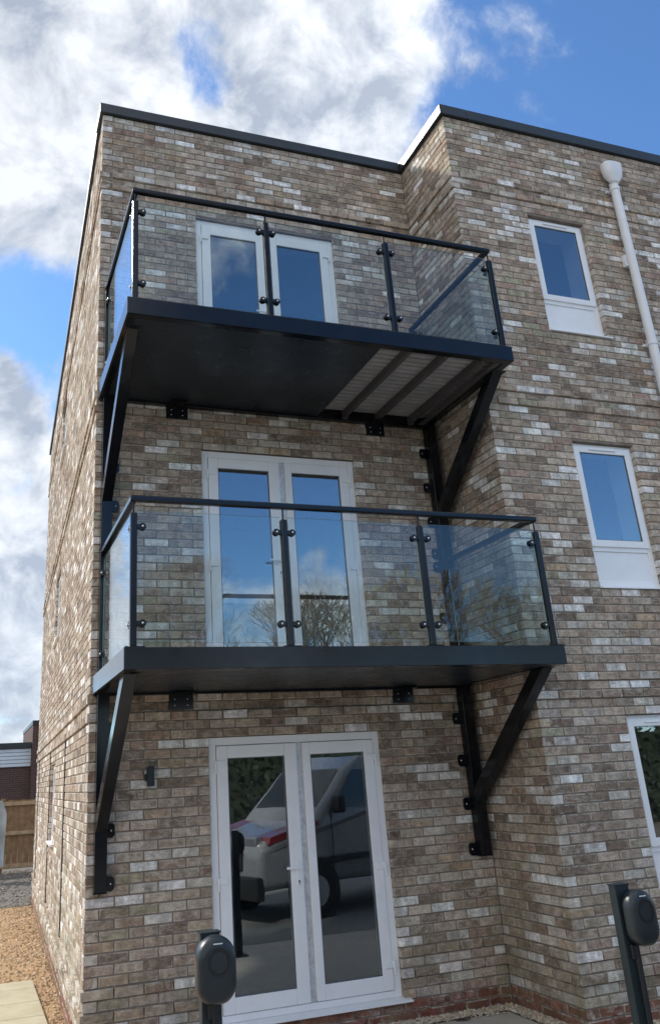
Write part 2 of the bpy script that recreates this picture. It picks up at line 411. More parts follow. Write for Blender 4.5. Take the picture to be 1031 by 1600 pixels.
# front of the projecting bay
wall((W, -P), 0, RIGHTX-W, (0, TOPZ), WINS, lambda n: 0 if even(n) else BL/2, lambda n: 0 if even(n) else .1125, lambda n: RIGHTX-W-.2,
     mortar_boxes=(.009, RIGHTX-W))
# singles: the 300 that show largest, the rest joined per wall
order = sorted(range(len(ALLB)), key=lambda i: -ALLB[i][0])
single = set(order[:300])
for i in order[:300]:
    a, wi, o_, ang, L, H, col = ALLB[i]
    ob = bpy.data.objects.new('brick', lib_mesh(L, BR_O)); C.objects.link(ob)
    ob.rotation_euler = (0, 0, ang); ob.color = col
    place(ob, Vector(o_), WALLS[wi][0])
for wi, (w, org, ang) in enumerate(WALLS):
    vs = []; fs = []; cols = []; uvs = []
    ca, sa = math.cos(ang), math.sin(ang)
    for i, (a, k, o_, an, L, H, col) in enumerate(ALLB):
        if k != wi or i in single: continue
        b = len(vs)
        for x, y, z in brick_verts(L, H, vr): uvs.append(uv_of((x, y, z), L, H)); vs.append((o_[0]+x*ca-y*sa, o_[1]+x*sa+y*ca, o_[2]+z))
        fs += [tuple(b+q for q in f) for f in FACES]; cols += [col]*12
    me = bpy.data.meshes.new('brick_courses'); me.from_pydata(vs, [], fs); me.materials.append(BR_A)
    put_uv(me, uvs)
    at = me.color_attributes.new('tone', 'FLOAT_COLOR', 'POINT')
    at.data.foreach_set('color', [c for q in cols for c in q])
    ob = bpy.data.objects.new('brick_courses', me); C.objects.link(ob); place(ob, (0, 0, 0), w); ob['kind'] = 'stuff'
# coping, roof and hidden walls
def coping(*b): return MB().box(*b).build('coping', COPING, bld, bevel=.006)
coping(-.035, W-.048, -.04, .30, TOPZ+.001, TOPZ+.125)
coping(W-.045, W+.30, -P-.04, .30, TOPZ+.001, TOPZ+.13)
coping(W+.303, RIGHTX, -P-.04, -P+.30, TOPZ+.001, TOPZ+.13)
mb = MB(); mb.prism([(-.035+.033*.303, .303), (.30, .303), (.033*BACKY+.30, BACKY), (.033*BACKY-.035, BACKY)], 'z', TOPZ+.001, TOPZ+.125); mb.build('coping', COPING, bld, bevel=.006)
mb = MB(); mb.box(.66, W+.25, .285, BACKY, 8.35, 8.5); mb.box(W+.255, RIGHTX, -P+.285, BACKY, 8.35, 8.5); mb.build('roof', plain('roof_felt', (.09, .09, .095), .9), bld)
mb = MB(); mb.box(.40, RIGHTX, BACKY-.02, BACKY+.25, 0, TOPZ); mb.box(RIGHTX-.001, RIGHTX+.3, -P+.02, BACKY+.25, 0, TOPZ); mb.build('rear_wall', plain('rear_brickwork', (.2, .16, .12), .9, var=.3, scale=12), bld)
# ---- rooms behind the openings
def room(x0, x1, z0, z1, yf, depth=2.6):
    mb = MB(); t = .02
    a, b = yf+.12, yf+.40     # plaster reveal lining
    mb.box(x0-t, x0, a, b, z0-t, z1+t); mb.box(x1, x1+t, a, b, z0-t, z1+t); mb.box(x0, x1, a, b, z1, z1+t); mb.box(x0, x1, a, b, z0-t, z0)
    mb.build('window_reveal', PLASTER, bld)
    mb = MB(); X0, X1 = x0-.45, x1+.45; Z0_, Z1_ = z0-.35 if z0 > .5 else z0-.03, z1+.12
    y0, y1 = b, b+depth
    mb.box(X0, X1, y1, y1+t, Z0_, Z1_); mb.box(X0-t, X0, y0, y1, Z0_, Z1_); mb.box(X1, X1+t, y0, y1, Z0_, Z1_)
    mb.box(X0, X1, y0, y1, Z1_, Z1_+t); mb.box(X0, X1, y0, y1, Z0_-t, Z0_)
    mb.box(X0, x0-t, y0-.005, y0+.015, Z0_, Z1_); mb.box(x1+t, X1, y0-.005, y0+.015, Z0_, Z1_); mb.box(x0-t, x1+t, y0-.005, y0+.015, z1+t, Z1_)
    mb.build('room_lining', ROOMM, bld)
# ---- French doors (part of the building)
def french_door(x0, x1, z0, z1, y=.035, sill=True, hinge_side=True):
    fw = .065; yb = y+.07
    mb = MB(); mb.box(x0, x0+fw, y, yb, z0, z1); mb.box(x1-fw, x1, y, yb, z0, z1); mb.box(x0+fw, x1-fw, y, yb, z1-fw, z1); mb.box(x0+fw, x1-fw, y, yb, z0, z0+.05)
    d = mb.build('patio_door', UPVC, bld, bevel=.004)
    xm = (x0+x1)/2+.02; g = .004
    leaves = [(x0+fw+g, xm-.028), (xm+.028, x1-fw-g)]
    # meeting stile strip with the locking plate
    quick('locking_strip', plain('locking_strip_metal', (.60, .61, .63), .4, .3, var=.22, scale=30), d, xm-.026, xm+.026, y+.012, y+.06, z0+.052, z1-fw-.002)
    for li, (a, b) in enumerate(leaves):
        zb, zt = z0+.055, z1-fw-g; s = .095; yf = y-.012
        ga, gb = a+s, b-s
        if li == 0: gb = b-.112; 
        else: ga = a+.072
        m2 = MB(); zg0, zg1 = zb+.11, zt-.10
        m2.box(a, ga, yf, yf+.06, zb, zt); m2.box(gb, b, yf, yf+.06, zb, zt); m2.box(ga, gb, yf, yf+.06, zg1, zt); m2.box(ga, gb, yf, yf+.06, zb, zg0)
        lf = m2.build('door_leaf', UPVC, d, bevel=.005)
        m3 = MB(); q = .006   # gasket
        m3.box(ga, ga+q, yf+.006, yf+.02, zg0, zg1); m3.box(gb-q, gb, yf+.006, yf+.02, zg0, zg1); m3.box(ga+q, gb-q, yf+.006, yf+.02, zg1-q, zg1); m3.box(ga+q, gb-q, yf+.006, yf+.02, zg0, zg0+q)
        m3.build('gasket', GASKET, d)
        quick('glass_pane', GLASS_WIN, d, ga+.001, gb-.001, yf+.016, yf+.022, zg0+.001, zg1-.001)
        # hinges
        hx = a-.012 if li == 0 else b+.012
        for hz_ in ((z1-.235), (z0+z1)/2-.08, z0+.22):
            m4 = MB(); m4.tube((hx, yf-.012, hz_-.055), (hx, yf-.012, hz_+.045), .009, n=8)
            m4.box(min(hx, hx+(.075 if li == 0 else -.075)), max(hx, hx+(.075 if li == 0 else -.075)), yf-.012, yf, hz_-.005, hz_+.045)
            m4.build('hinge', UPVC, d, bevel=.002)
    hz_ = z0+1.03; hx = xm-.028-.045; yf = y-.012
    m5 = MB(); m5.box(hx-.015, hx+.015, yf-.009, yf, hz_-.15, hz_+.05); m5.tube((hx, yf-.009, hz_), (hx, yf-.045, hz_), .009); m5.box(hx-.115, hx+.01, yf-.052, yf-.038, hz_-.008, hz_+.010)
    m5.build('handle', UPVC, d, bevel=.004)
    m6 = MB(); m6.tube((hx, yf-.0095, hz_-.105), (hx, yf-.0115, hz_-.105), .008); m6.box(hx-.003, hx+.003, yf-.0115, yf-.0095, hz_-.128, hz_-.11); m6.build('keyhole', CHARGER_DK, d)
    if sill:
        m7 = MB(); m7.prism([(-.055, z0-.028), (y+.05, z0-.028), (y+.05, z0-.001), (y-.005, z0-.001), (-.055, z0-.014)], 'x', x0-.02, x1+.055); m7.build('door_sill', UPVC, d, bevel=.003)
    return d
for i, (a, b, c, d) in enumerate(DOORS):
    dr = french_door(a, b, c+(.022 if i == 0 else 0), d, sill=(i == 0))
    room(a, b, c, d, 0)
# ---- windows of the projecting bay
def bay_window(x0, x1, z0, z1, ztr):
    yf = -P; y = yf+.055; fw = .055
    mb = MB(); mb.box(x0, x0+fw, y, y+.07, z0, z1); mb.box(x1-fw, x1, y, y+.07, z0, z1); mb.box(x0+fw, x1-fw, y, y+.07, z1-fw, z1); mb.box(x0+fw, x1-fw, y, y+.07, z0, z0+fw); mb.box(x0+fw, x1-fw, y, y+.07, ztr-.03, ztr+.03)
    w = mb.build('window', UPVC, bld, bevel=.004)
    a, b, c, d = x0+.03, x1-.03, ztr+.012, z1-.028; s = .068; yo = y-.018
    m2 = MB(); m2.box(a, a+s, yo, yo+.05, c, d); m2.box(b-s, b, yo, yo+.05, c, d); m2.box(a+s, b-s, yo, yo+.05, d-s, d); m2.box(a+s, b-s, yo, yo+.05, c, c+s)
    m2.build('sash', UPVC, w, bevel=.006)
    q = .005; m3 = MB(); ga, gb, zc, zd = a+s, b-s, c+s, d-s
    m3.box(ga, ga+q, yo+.008, yo+.02, zc, zd); m3.box(gb-q, gb, yo+.008, yo+.02, zc, zd); m3.box(ga+q, gb-q, yo+.008, yo+.02, zd-q, zd); m3.box(ga+q, gb-q, yo+.008, yo+.02, zc, zc+q); m3.build('gasket', GASKET, w)
    quick('glass_pane', GLASS_WIN, w, ga+.001, gb-.001, yo+.014, yo+.02, zc+.001, zd-.001)
    quick('lower_panel', UPVC, w, x0+fw+.001, x1-fw-.001, y+.012, y+.04, z0+fw+.001, ztr-.031)
    xm = (x0+x1)/2
    quick('trickle_vent', UPVC, w, xm-.16, xm+.16, yo-.014, yo-.0005, d-.040, d-.022, bevel=.004)
    m4 = MB(); m4.prism([(yf-.022, z0-.030), (y+.05, z0-.030), (y+.05, z0-.001), (y-.003, z0-.001), (yf-.022, z0-.016)], 'x', x0+.002, x1-.002+.045); m4.build('window_sill', UPVC, w, bevel=.002)
    room(x0, x1, z0, z1, yf)
for (a, b, c, d) in WINS:
    bay_window(W+a, W+b, c+.03, d, c+.40)
# ---- narrow windows of the side wall
ca, sa = math.cos(SIDE_A), math.sin(SIDE_A)
def side_pt(u, n, z):   # u away from camera along the wall, n outwards (-x)
    return (u*math.sin(SIDE_A)-n*ca, u*ca+n*sa, z)
def side_box(mb, u0, u1, n0, n1, z0, z1):
    v = [side_pt(u, n, z) for z in (z0, z1) for (u, n) in ((u0, n0), (u1, n0), (u1, n1), (u0, n1))]
    return mb.add(v, [(0,3,2,1),(4,5,6,7),(0,1,5,4),(1,2,6,5),(2,3,7,6),(3,0,4,7)])
for (a, b, c, d) in SW:
    f = .055; n0, n1 = -.09, -.035
    mb = MB(); side_box(mb, a, a+f, n0, n1, c, d); side_box(mb, b-f, b, n0, n1, c, d); side_box(mb, a+f, b-f, n0, n1, d-f, d); side_box(mb, a+f, b-f, n0, n1, c, c+f)
    side_box(mb, a+f, b-f, n0, n1, (c+d)/2-.03, (c+d)/2+.03)
    w = mb.build('window', UPVC, bld, bevel=.003)
    side_box(MB(), a+f+.001, b-f-.001, n0+.02, n0+.026, c+f, d-f).build('glass_pane', GLASS_WIN, w)
    side_box(MB(), a-.03, b+.03, -.09, .035, c-.03, c-.002).build('window_sill', UPVC, w, bevel=.002)
    side_box(MB(), a-.2, b+.2, -.9, -.88, c-.3, d+.3).build('room_lining', ROOMM, bld)
for u_, z0_, z1_ in ((2.5775, .52, 2.40), (5.4925, .5, 2.40), (9.0925, .46, 2.40)):
    side_box(MB(), u_-.022, u_+.022, -.05, .011, z0_, z1_).build('movement_joint', plain('joint_sealant', (.06, .045, .035), .7), bld)
# ------------------------------------------------------------ ground
def ground_mat(name, c1, c2, scale, bs, bd, rough=.95):
    m, t, b = newmat(name)
    n1 = noise(t, pos(t), scale, 8, .65); n2 = noise(t, pos(t), .5, 4, .6)
    c = mixc(t, maprange(t, n1, .35, .65, 0, 1), c1, c2)
    c = mixc(t, maprange(t, n2, .4, .7, 0, .35), c, tuple(x*.6 for x in c1))
    t.links.new(c, b.inputs['Base Color']); b.inputs['Roughness'].default_value = rough
    bump(t, b, noise(t, pos(t), scale*2.2, 8, .7), bs, bd); return m
def sheet(name, m, x0, x1, y0, y1, z, kind='structure'):
    mb = MB(); mb.add([(x0, y0, z), (x1, y0, z), (x1, y1, z), (x0, y1, z)], [(0, 1, 2, 3)]); o = mb.build(name, m); o['kind'] = kind; return o
sheet('ground', ground_mat('dirt', (.16, .13, .10), (.22, .19, .15), 3, .5, .02), -600, 600, -600, 600, -.012)
TAN = ground_mat('tan_grit', (.40, .25, .125), (.54, .36, .20), 22, .9, .02)
sheet('path', TAN, -6, .0, -3, 10.05, -.004)
sheet('path', TAN, .0, .34, 0, 10.05, -.0055)
sheet('rubble_ground', ground_mat('grey_soil', (.12, .105, .09), (.22, .20, .17), 4, .9, .05), -14, 6, 10.1, 27, -.004)
sheet('yard_paving', ground_mat('front_yard', (.36, .33, .28), (.44, .40, .34), 5, .3, .006), -14, .30, -16, -3.05, -.002)
sheet('yard', ground_mat('yard_concrete', (.42, .385, .33), (.50, .46, .39), 7, .3, .006), .35, 14, -16, -.99-.22, .0005)
sheet('forecourt', ground_mat('forecourt_concrete', (.47, .43, .37), (.55, .51, .44), 6, .3, .006), .2, W-.16, -.99-.22, -.17, .001)
sheet('road', plain('asphalt', (.22, .215, .20), .9, var=.25, scale=30, bstr=.4, bdist=.004), -60, 60, -13, -3.9, .004)
# gravel strip along the plinth
SANDY = []
def pebble_mat(name, cols):
    m, t, b = newmat(name)
    g = t.nodes.new('ShaderNodeNewGeometry'); cr = t.nodes.new('ShaderNodeValToRGB'); cr.color_ramp.interpolation = 'CONSTANT'
    for i, c in enumerate(cols):
        e = cr.color_ramp.elements[i] if i < 2 else cr.color_ramp.elements.new(i/len(cols))
        e.position = i/len(cols); e.color = (*c, 1)
    t.links.new(g.outputs['Random Per Island'], cr.inputs[0]); t.links.new(cr.outputs[0], b.inputs['Base Color']); b.inputs['Roughness'].default_value = .85
    return m
PEB = pebble_mat('cream_pebbles', [(.55, .47, .34), (.42, .34, .24), (.62, .56, .45), (.32, .25, .18), (.50, .40, .27), (.38, .34, .30)])
PEB2 = pebble_mat('tan_stones', [(.50, .34, .19), (.38, .25, .14), (.60, .46, .30), (.30, .20, .12), (.54, .38, .22)])
PEB3 = pebble_mat('grey_stones', [(.27, .235, .19), (.18, .15, .12), (.34, .30, .25), (.13, .11, .09)])
def pebble(mb, x, y, z, r, rr):
    s = (rr.uniform(.8, 1.3), rr.uniform(.7, 1.1), rr.uniform(.5, .8))
    a = rr.uniform(0, 6.28)
    vs = [(0, 0, 1), (1, 0, .1), (.31, .95, -.1), (-.81, .59, .1), (-.81, -.59, -.1), (.31, -.95, .1), (0, 0, -1)]
    out = []
    for p in vs:
        q = [p[i]*s[i]*r*rr.uniform(.85, 1.15) for i in range(3)]
        out.append((x+q[0]*math.cos(a)-q[1]*math.sin(a), y+q[0]*math.sin(a)+q[1]*math.cos(a), z+q[2]))
    mb.add(out, [(0,1,2),(0,2,3),(0,3,4),(0,4,5),(0,5,1),(6,2,1),(6,3,2),(6,4,3),(6,5,4),(6,1,5)])
rr = random.Random(3)
mb = MB()
def strip(x0, x1, y0, y1, n, r0, r1, mbx, z=.004):
    for _ in range(n): pebble(mbx, rr.uniform(x0, x1), rr.uniform(y0, y1), z+rr.uniform(0, .012), rr.uniform(r0, r1), rr)
strip(.0, W-.01, -.16, -.01, 2600, .009, .019, mb); strip(W-.15, W-.01, -.99, -.15, 900, .009, .019, mb); strip(W-.15, 8, -1.19, -1.0, 3000, .009, .019, mb)
strip(2.2, W-.2, -.22, -.15, 60, .008, .015, mb)
mb.build('gravel', PEB, center=False)['kind'] = 'stuff'
mb = MB()
for _ in range(5200):
    y = rr.uniform(.0, 1)**1.2*10.0; x = .033*y-rr.uniform(.0, 1.2)
    pebble(mb, x, y, -.002, rr.uniform(.008, .026), rr)
mb.build('stone_scatter', PEB2, center=False)['kind'] = 'stuff'
mb = MB()
for _ in range(2600):
    y = rr.uniform(10.1, 17.5); x = rr.uniform(-2.5, 1.2)
    pebble(mb, x, y, 0, rr.uniform(.012, .035), rr)
mb.build('rubble', PEB3, center=False)['kind'] = 'stuff'
# paving slabs beside the path
pave = MB().box(-2.6, -.12, .3, 3.36, -.02, .0015).build('pavement', ground_mat('slab_bed', (.25, .2, .14), (.3, .25, .18), 9, .3, .01)); pave['kind'] = 'structure'
SLAB = ground_mat('buff_riven_slab', (.42, .37, .25), (.52, .47, .34), 4, .7, .012)
ys = [3.36, 2.95, 2.35, 1.75, 1.15, .55]
for i in range(5):
    for j in range(4):
        x1 = -.105-j*.605; x0 = x1-.60
        MB().box(x0, x1, ys[i+1]+.008, ys[i], .0017, .04+rnd.uniform(-.003, .003)).build('slab', SLAB, pave, bevel=.008)
# two leaves and a bit of litter on the forecourt
def litter(pts, cx, cy, rot, name, m, label, cat):
    mb = MB(); c, s = math.cos(rot), math.sin(rot)
    n = len(pts)
    v = [(cx+x*c-y*s, cy+x*s+y*c, .006+abs(math.sin(i*2.1))*.012) for i, (x, y) in enumerate(pts)]
    v2 = [(a, b, z+.0015) for a, b, z in v]
    mb.add(v+v2, [tuple(range(n-1, -1, -1)), tuple(range(n, 2*n))]+[(i, (i+1) % n, n+(i+1) % n, n+i) for i in range(n)])
    o = mb.build(name, m); tag(o, label, cat); return o
LEAF = plain('dead_leaf', (.035, .028, .022), .8)
litter([(-.09, 0), (-.04, .025), (.0, .02), (.05, .035), (.10, .005), (.04, -.02), (-.02, -.012), (-.05, -.025)], 2.62, -.24, .3, 'dead_leaf', LEAF, 'long dark dead leaf lying on the gravel edge nearer the door', 'leaf')
litter([(-.06, 0), (-.03, .02), (.02, .025), (.06, .01), (.07, -.01), (.01, -.02)], 2.98, -.22, -.2, 'dead_leaf', LEAF, 'short dark curled leaf lying on the gravel edge farther from the door', 'leaf')
# ------------------------------------------------------------ balconies
XL, XR, YF = .015, 3.5, -1.6
def rod(p0, p1, r, n=10): return MB().tube(p0, p1, r, n=n)
def balcony(zt, upper, label):
    root = empty('balcony', ((XL+XR)/2, 0, zt-.15), label, 'balcony', 'black steel balconies')
    zb = zt-.145
    mb = MB(); t = .012
    mb.box(XL, XR, YF, YF+t, zb, zt)
    mb.box(XL, XL+t, YF+t, -.002, zb, zt); mb.box(XR-t, XR, YF+t, -.002, zb, zt)
    mb.box(XL+t, XR-t, -.062, -.002, zb-.015, zt-.03)
    # inward flanges of the channel
    mb.box(XL+t, XR-t, YF+t, YF+.075, zb, zb+.009); mb.box(XL+t, XL+.075, YF+.075, -.062, zb, zb+.009); mb.box(XR-.075, XR-t, YF+.075, -.062, zb, zb+.009)
    mb.build('deck_frame', STEEL, root, bevel=.003)
    # soffit sheet
    sx1 = 2.20 if upper else XR-.078
    quick('soffit_sheet', STEEL_SOFFIT, root, XL+.078, sx1, YF+.078, -.065, zb+.006, zb+.010)
    rv = MB(); r2 = random.Random(int(zt*10))
    x = XL+.25
    while x < sx1-.05:
        for y in (-1.42, -1.08, -.72, -.38, -.12):
            rv.sphere((x+r2.uniform(-.015, .015), y, zb+.005), .0045, 6, 4, (1, 1, .5))
        x += .36
    for xx in [XL+.12+.19*i for i in range(18)]:
        if xx < sx1: rv.sphere((xx, -.035, zb-.016), .004, 6, 4, (1, 1, .6))
    ro = rv.build('rivets', RIVET, root); ro['kind'] = 'stuff'
    # deck boards (run along x), joists (run along y)
    n = 20; y0 = YF+.014; st = (-.064-y0)/n
    for i in range(n):
        MB().box(XL+.014, XR-.014, y0+i*st+.009, y0+(i+1)*st-.009, zt-.055, zt-.032).build('deck_board', BOARD_M, root, bevel=.006)
    MB().box(XL+.0145, XR-.0145, YF+.015, -.065, zt-.0315, zt-.024).build('deck_membrane', CHARGER_DK, root)
    for x in (.5, .95, 1.35, 1.75, 2.50, 2.87, 3.25):
        if not upper and x > 2.3: pass
        MB().box(x-.022, x+.022, YF+.08, -.063, zb+.012, zt-.057).build('joist', JOIST_M if x > 2 else STEEL, root, bevel=.003)
    if upper:
        MB().box(3.36, 3.42, YF+.08, -.063, zb+.010, zb+.022).build('soffit_trim', JOIST_M, root)
        MB().box(2.19, 2.21, YF+.08, -.066, zb+.0105, zb+.02).build('soffit_trim', STEEL, root)
        tabs = MB()
        for x in (2.50, 2.87, 3.25): MB().box(x-.028, x+.028, -.12, -.064, zb-.004, zb+.009).build('joist_cleat', JOIST_M, root, bevel=.003)
    # balustrade
    zr = zt+1.03
    def post(x, y, clamps, corner=False):
        p = MB().box(x-.024, x+.024, y-.024, y+.024, zt+.009, zt+.945).build('post', STEEL, root, bevel=.008, segs=3)
        MB().box(x-.06, x+.075, y-.045, y+.055, zt+.0005, zt+.009).build('base_plate', STEEL, p, bevel=.003)
        rod((x, y, zt+.94), (x, y, zr), .0065).build('post_stem', STEEL, p)
        for dx, dy in clamps:
            for h in (.165, .845):
                z = zt+h; cx, cy = x+dx*.062, y+dy*.062
                c = MB()
                w = .021
                # arm plus D-shaped clamp either side of the glass
                if dx:
                    c.box(min(x+dx*.024, cx), max(x+dx*.024, cx), y-.020, y-.006, z-w*.8, z+w*.8); c.tube((cx, y-.022, z), (cx, y-.006, z), .026, n=14)
                    c.box(min(x+dx*.024, cx), max(x+dx*.024, cx), y+.006, y+.018, z-w*.8, z+w*.8); c.tube((cx, y+.006, z), (cx, y+.020, z), .026, n=14)
                else:
                    c.box(x-.020, x-.006, min(y+dy*.024, cy), max(y+dy*.024, cy), z-w*.8, z+w*.8); c.tube((x-.022, cy, z), (x-.006, cy, z), .026, n=14)
                    c.box(x+.006, x+.018, min(y+dy*.024, cy), max(y+dy*.024, cy), z-w*.8, z+w*.8); c.tube((x+.006, cy, z), (x+.020, cy, z), .026, n=14)
                c.build('glass_clamp', STEEL, p, bevel=.003)
                b = MB()
                if dx: b.sphere((cx, y-.025, z), .010, 10, 8)
                else: b.sphere((x-.025, cy, z), .010, 10, 8)
                b.build('clamp_bolt', CHROME, p, smooth=True)
    yp = -1.545
    xs = [.082, 1.205, 2.350, 3.445]
    post(xs[0], yp, [(1, 0), (0, 1)]); post(xs[1], yp, [(1, 0), (-1, 0)]); post(xs[2], yp, [(1, 0), (-1, 0)]); post(xs[3], yp, [(-1, 0), (0, 1)])
    zg0, zg1 = zt+.035, zt+.965
    for a, b in zip(xs, xs[1:]): edge_faces(MB().box(a+.034, b-.034, yp-.005, yp+.005, zg0, zg1).build('glass_pane', GLASS_BAL, root), 1)
    for x in (xs[0], xs[3]): edge_faces(MB().box(x-.005, x+.005, yp+.036, -.145, zg0, zg1).build('glass_pane', GLASS_BAL, root), 0)
    # handrail in three mitred lengths
    r = .025; zc = zr+.025
    def rail(q, axis, a, b, c0):
        m = MB(); (m.prism if True else None)(q, axis, a, b); return m
    m = MB()
    o = [(xs[0]-r, yp-r), (xs[3]+r, yp-r), (xs[3]-r, yp+r), (xs[0]+r, yp+r)]
    m.prism(o, 'z', zr, zr+.045); hr = m.build('handrail', STEEL, root, bevel=.010, segs=3)
    m = MB(); m.prism([(xs[0]-r, yp-r+.001), (xs[0]+r, yp+r+.001), (xs[0]+r, -.004), (xs[0]-r, -.004)], 'z', zr, zr+.045); m.build('handrail', STEEL, root, bevel=.010, segs=3)
    m = MB(); m.prism([(xs[3]+r, yp-r+.001), (xs[3]-r, yp+r+.001), (xs[3]-r, -.004), (xs[3]+r, -.004)], 'z', zr, zr+.045); m.build('handrail', STEEL, root, bevel=.010, segs=3)
    # wall posts, braces and their fixings
    zlo = zt-1.60; zhi = (zt+1.075 if not upper else zt+.99)
    for side, (xa, xb) in enumerate(((.052, .147), (3.425, 3.53))):
        wp = MB().box(xa, xb, -.108, -.012, zlo, zhi-.001).build('wall_post', STEEL, root, bevel=.004)
        MB().box(xa-.004, xb+.004, -.112, -.008, zlo-.006, zlo).build('post_cap', STEEL, wp)
        hs = [.05, .425, .795, 1.165, 1.52, 2.11, 2.62] if not upper else [.075, .41, .78, 1.16, 1.52, 2.0, 2.45]
        for h in hs:
            z = zlo+h
            if zt-.16 < z < zt+.02: continue
            sgn = 1 if side == 0 else -1; e0 = xb if side == 0 else xa
            pts = [(e0, z-.052), (e0+sgn*.05, z-.052), (e0+sgn*.066, z-.04), (e0+sgn*.07, z-.03), (e0+sgn*.07, z+.03), (e0+sgn*.066, z+.04), (e0+sgn*.05, z+.052), (e0, z+.052)]
            MB().prism(pts, 'y', -.021, -.011).build('fixing_tab', STEEL, wp)
            MB().sphere((e0+sgn*.040, -.023, z), .010, 8, 6, (1, .8, 1)).build('fixing_bolt', CHROME, wp, smooth=True)
        # rear glass clamps
        xg = xs[0] if side == 0 else xs[3]
        for h in (.165, .845):
            c = MB(); c.box(xg-.02, xg-.006, -.15, -.109, zt+h-.017, zt+h+.017); c.tube((xg-.021, -.165, zt+h), (xg-.006, -.165, zt+h), .025, n=14)
            c.box(xg+.006, xg+.02, -.15, -.109, zt+h-.017, zt+h+.017); c.tube((xg+.006, -.165, zt+h), (xg+.021, -.165, zt+h), .025, n=14)
            c.build('glass_clamp', STEEL, wp, bevel=.003)
            MB().sphere((xg-.024, -.165, zt+h), .009, 8, 6).sphere((xg+.024, -.165, zt+h), .009, 8, 6).build('clamp_bolt', CHROME, wp, smooth=True)
        # diagonal brace, mitred at both ends
        zu = zb-.001; yo = -1.375; wdt = .165
        za = zu-(-.109-yo)*.815
        pts = [(yo, zu), (yo+wdt, zu), (-.109, za+wdt*.815), (-.109, za)]
        MB().prism(pts, 'x', xa+.002, xb-.002).build('brace', STEEL, root, bevel=.004)
        MB().box(xa-.02, xb+.02, yo-.03, yo+wdt+.06, zb-.001, zb+.0005).build('brace_plate', STEEL, root)
    for xa, xb in ((.655, .865), (2.755, 2.965)):
        bp = MB().box(xa, xb, -.026, -.003, zb-.135, zb+.0).build('bracket_plate', STEEL, root, bevel=.003)
        MB().box(xa+.02, xb-.02, -.16, -.0265, zb-.016, zb-.004).build('bracket_foot', STEEL, bp)
        for dx in (.05, .16):
            for dz in (.035, .085):
                MB().sphere((xa+dx, -.029, zb-.135+dz), .007, 8, 6, (1, .8, 1)).build('bracket_bolt', CHROME, bp)
    return root
balcony(2.765, False, 'lower black steel balcony with glass panels, above the ground floor doors')
balcony(5.445, True, 'upper black steel balcony with glass panels and part of its underside boards showing')
# ------------------------------------------------------------ downpipe, wall lamp
dp = empty('downpipe', (5.78, -1.06, 8.2), 'white rainwater downpipe with rounded hopper head on the right bay wall', 'drainpipe')
xp, yp_ = 5.745, -P-.085
hp = MB()
prof = [(.055, 8.15), (.065, 8.18), (.108, 8.24), (.124, 8.31), (.130, 8.38), (.130, 8.41)]
n = 20
ring = []
for r, z in prof:
    ring.append([(xp+r*math.copysign(abs(math.cos(t))**.75, math.cos(t)), yp_-.02+r*.62*math.copysign(abs(math.sin(t))**.75, math.sin(t)), z) for t in [2*math.pi*i/n for i in range(n)]])
vs = [p for rg in ring for p in rg]
fs = [(j*n+i, j*n+(i+1) % n, (j+1)*n+(i+1) % n, (j+1)*n+i) for j in range(len(prof)-1) for i in range(n)]+[tuple(range(n-1, -1, -1))]
hp.add(vs, fs)
hp.build('hopper', UPVC_PIPE, dp, smooth=True)
MB().add([(x_, y_, 8.40) for x_, y_, z_ in ring[-1]], [tuple(range(n))]).build('hopper_grate', CHARGER_DK, dp)
MB().tube((xp, yp_, .05), (xp, yp_, 8.16), .048, n=20, caps=True).build('pipe', UPVC_PIPE, dp, smooth=False, bevel=0)
for z in (8.08, 6.05, 4.0, 2.0):
    m = MB().tube((xp, yp_, z-.02), (xp, yp_, z+.02), .056, n=20); m.box(xp-.07, xp+.07, -P-.035, -P-.003, z-.014, z+.014); m.build('pipe_clip', UPVC_PIPE, dp, bevel=.003)
MB().box(xp-.06, xp+.06, -P-.05, -P-.003, 7.05, 7.20).build('pipe_clip', UPVC_PIPE, dp, bevel=.004)
lamp = empty('wall_lamp', (.495, 0, 1.97), 'small dark up-and-down wall lamp on the brick left of the ground floor doors', 'wall light')
MB().box(.465, .520, -.085, -.030, 1.895, 2.045).build('lamp_body', POSTGREEN, lamp, bevel=.006)
MB().box(.452, .50, -.030, -.004, 1.935, 1.99).build('lamp_mount', POSTGREEN, lamp, bevel=.008)
